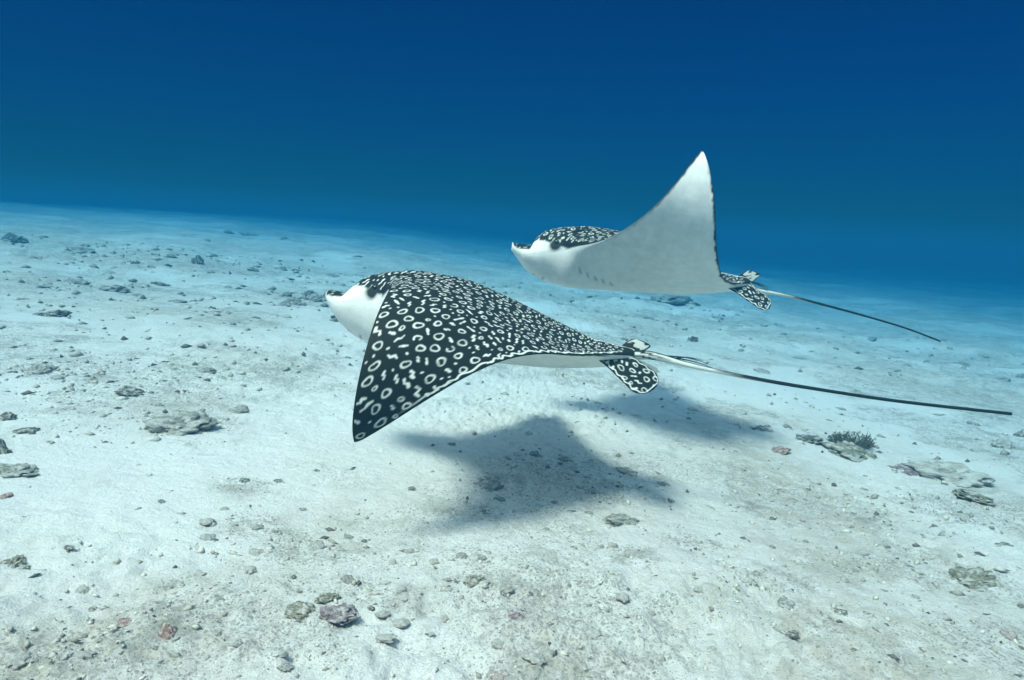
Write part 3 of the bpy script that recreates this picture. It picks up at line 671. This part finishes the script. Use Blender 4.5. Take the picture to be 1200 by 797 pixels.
def scatter(items, tone, what, cat, group, name):
    near = {}
    for (px, py, w_, h_) in items:
        o = stone(px, py, w_, h_, tone, None, cat, group, name, deep=1.0 if cat == 'coral' else .8)
        best = min(ANCH, key=lambda a: (UO[a[1]].location - o.location).length)
        near.setdefault(best[0], []).append(((UO[best[1]].location - o.location).length, o))
    for a, lst in near.items():
        for i, (_, o) in enumerate(sorted(lst, key=lambda v: v[0])):
            o['label'] = '%s, %s to the %s' % (what, ORD[min(i, 11)], a)
scatter(PALE, 'pale', 'pale rubble stone', 'stone', 'pale rubble stones', 'rubble_stone')
scatter(GREY, 'grey', 'mid grey pitted stone', 'stone', 'grey pitted stones', 'pitted_stone')
scatter(DARK, 'dark', 'tiny blackish chip', 'stone', 'blackish rubble chips', 'rubble_chip')
scatter(FAR, 'grey', 'small low coral lump', 'coral', 'distant coral lumps', 'coral_lump')
for k in range(26):            # ridge of broken coral in front of the ringed ray's snout
    stone(332 + 74 * rr.random(), 341 + 17 * rr.random(), rr.uniform(8, 18), rr.uniform(5, 10), rr.choice(('dark', 'dark', 'grey')),
          'broken coral piece on the dark rubble ridge ahead of the ringed ray', 'coral', 'rubble ridge pieces', 'coral_piece', deep=.3)
# --- algae tuft on its stone
def tuft(px, py, w_, h_, label):
    P, d = px_ground(px, py); s = d / FPX; W = w_ * s * .5; H = h_ * s
    root = tag(empty('algae_tuft', (P.x, P.y, P.z - .004)), label, 'algae')
    r2 = random.Random(5); vs = []; fs = []
    def blade(a, b, w0, w1):
        dv = (b - a); sd = dv.cross(Vector((r2.uniform(-1, 1), r2.uniform(-1, 1), r2.uniform(-1, 1)))).normalized(); n = len(vs)
        up = dv.cross(sd).normalized()
        for (c, ww) in ((a, w0), (b, w1)):
            vs.extend([c + sd * ww, c - sd * ww * .5 + up * ww * .8, c - sd * ww * .5 - up * ww * .8])
        for k in range(3): fs.append((n + k, n + (k + 1) % 3, n + 3 + (k + 1) % 3, n + 3 + k))
    def grow(a, dr, L, w0, lv):
        b = a + dr * L; blade(a, b, w0, w0 * .75)
        if lv == 0: return
        for k in range(r2.choice((2, 3))):
            nd = (dr + Vector((r2.uniform(-.8, .8), r2.uniform(-.8, .8), r2.uniform(-.3, .6)))).normalized()
            grow(b, nd, L * r2.uniform(.6, .85), w0 * .75, lv - 1)
    for k in range(95):
        an = r2.uniform(0, 6.28); rr_ = W * .8 * r2.random() ** .5
        dr = Vector((math.cos(an) * .7, math.sin(an) * .7, r2.uniform(.5, 1.2))).normalized()
        grow(Vector((math.cos(an) * rr_, math.sin(an) * rr_, 0)), dr, H * r2.uniform(.14, .30), .0026, 3)
    me = bpy.data.meshes.new('fronds'); me.from_pydata([tuple(v) for v in vs], [], fs)
    m, t, b, o = material('algae'); N = NT(t); N.L(N.mix(N.noise(N.n('ShaderNodeTexCoord').outputs['Object'], 60), (.05, .055, .03), (.14, .14, .085)), b.inputs['Base Color']); b.inputs['Roughness'].default_value = .8
    link('fronds', me, m, root); return root
tuft(998, 524, 40, 24, 'bushy dark olive algae tuft growing on a sunken stone')
stone(998, 531, 56, 13, 'olive', 'sunken olive stone carrying the bushy algae tuft', 'stone', None, 'stone', big=True, deep=.7)
# --- crumbs nobody could count
def gravel():
    g = np.random.default_rng(8); n = 60000
    rad = .75 * np.exp(g.random(n) * math.log(14)); an = g.uniform(-.95, .95, n); x = rad * np.sin(an); y = rad * np.cos(an)
    dens = sstep(.40, .62, fbm(x * 1.6, y * 1.6, 91, 4, .6)) * sstep(.35, .6, fbm(x * 6, y * 6, 95, 3)) * .5 + .05
    for (px, py, rx, ry, a) in FILM:
        P, d = px_ground(px, py); dens = dens + bumps(P.x, P.y, 1, a * .5, x, y, rx, ry) * sstep(.4, .6, fbm(x * 5, y * 5, 97, 3))
    for (px, py, r) in CRUMB:
        P, d = px_ground(px, py); dens = dens + bumps(P.x, P.y, r * (1 if d < 3 else 1.3), .9, x, y, 1.5, 1.2)
    for (px, py, r, a) in CLEAN:
        P, d = px_ground(px, py); dens = dens * (1 - bumps(P.x, P.y, r, a, x, y, 1.6, 1.0))
    k = g.random(n) < dens * .42; x, y, rad = x[k], y[k], rad[k]; n = len(x)
    z = ground_z(x, y)
    size = np.minimum(0.0013 * np.exp(g.random(n) ** 2.2 * 1.75) * (rad / 1.2) ** .9, .010 + .003 * rad)
    octv = np.array([(1, 0, 0), (0, 1, 0), (-1, 0, 0), (0, -1, 0), (0, 0, 1), (0, 0, -1)], float)
    tri = np.array([(0, 1, 4), (1, 2, 4), (2, 3, 4), (3, 0, 4), (1, 0, 5), (2, 1, 5), (3, 2, 5), (0, 3, 5)])
    V = octv[None] * (1 + .7 * (g.random((n, 6, 1)) - .5)) + .5 * (g.random((n, 6, 3)) - .5)
    V = V * (size[:, None] * np.c_[g.uniform(.7, 1.9, n), g.uniform(.6, 1.1, n), g.uniform(.5, 1.0, n)])[:, None]
    a = g.uniform(0, 6.28, n); ca, sa = np.cos(a)[:, None], np.sin(a)[:, None]
    V = np.stack([V[..., 0] * ca - V[..., 1] * sa, V[..., 0] * sa + V[..., 1] * ca, V[..., 2]], -1) + np.c_[x, y, z + size * .1][:, None]
    me = mesh_np('gravel', V.reshape(-1, 3), None, (tri[None] + 6 * np.arange(n)[:, None, None]).reshape(-1, 3), smooth=False)
    pal = np.array([(.50, .48, .41), (.38, .36, .30), (.26, .25, .20), (.12, .115, .09), (.06, .06, .05)])
    c = pal[g.choice(5, n, p=[.38, .28, .20, .10, .04])] * g.uniform(.8, 1.2, (n, 1))
    set_col(me, 'tint', np.repeat(c, 6, 0))
    m, t, b, o = material('gravel'); N = NT(t)
    N.L(N.mix(N.ramp(N.noise(N.n('ShaderNodeTexCoord').outputs['Object'], 300), .4, .7, 0, .5), N.n('ShaderNodeVertexColor', layer_name='tint').outputs['Color'], (.2, .19, .16)), b.inputs['Base Color']); b.inputs['Roughness'].default_value = .95
    tag(link('gravel', me, m), 'fine coral gravel scattered over the white sand', 'gravel', kind='stuff')
    print('gravel', n)
gravel()
# ------------------------------------------------------------------ water haze
def build_haze():
    x0, x1, y0, y1, z0, z1 = -84, 84, -12, 126, -4.0, 1.35
    vs = [(x, y, z) for x in (x0, x1) for y in (y0, y1) for z in (z0, z1)]
    me = bpy.data.meshes.new('haze'); me.from_pydata(vs, [], [(0, 1, 3, 2), (4, 6, 7, 5), (0, 4, 5, 1), (2, 3, 7, 6), (0, 2, 6, 4), (1, 5, 7, 3)])
    m = bpy.data.materials.new('sea_water'); m.use_nodes = True; t = m.node_tree; t.nodes.clear()
    o = t.nodes.new('ShaderNodeOutputMaterial'); v = t.nodes.new('ShaderNodeVolumePrincipled')
    v.inputs['Color'].default_value = HAZE_COLOR; v.inputs['Density'].default_value = HAZE_DENSITY
    v.inputs['Absorption Color'].default_value = HAZE_ABS; v.inputs['Anisotropy'].default_value = 0.0
    t.links.new(v.outputs[0], o.inputs['Volume'])
    ob = link('haze', me, m); tag(ob, kind='stuff'); return ob
build_haze()
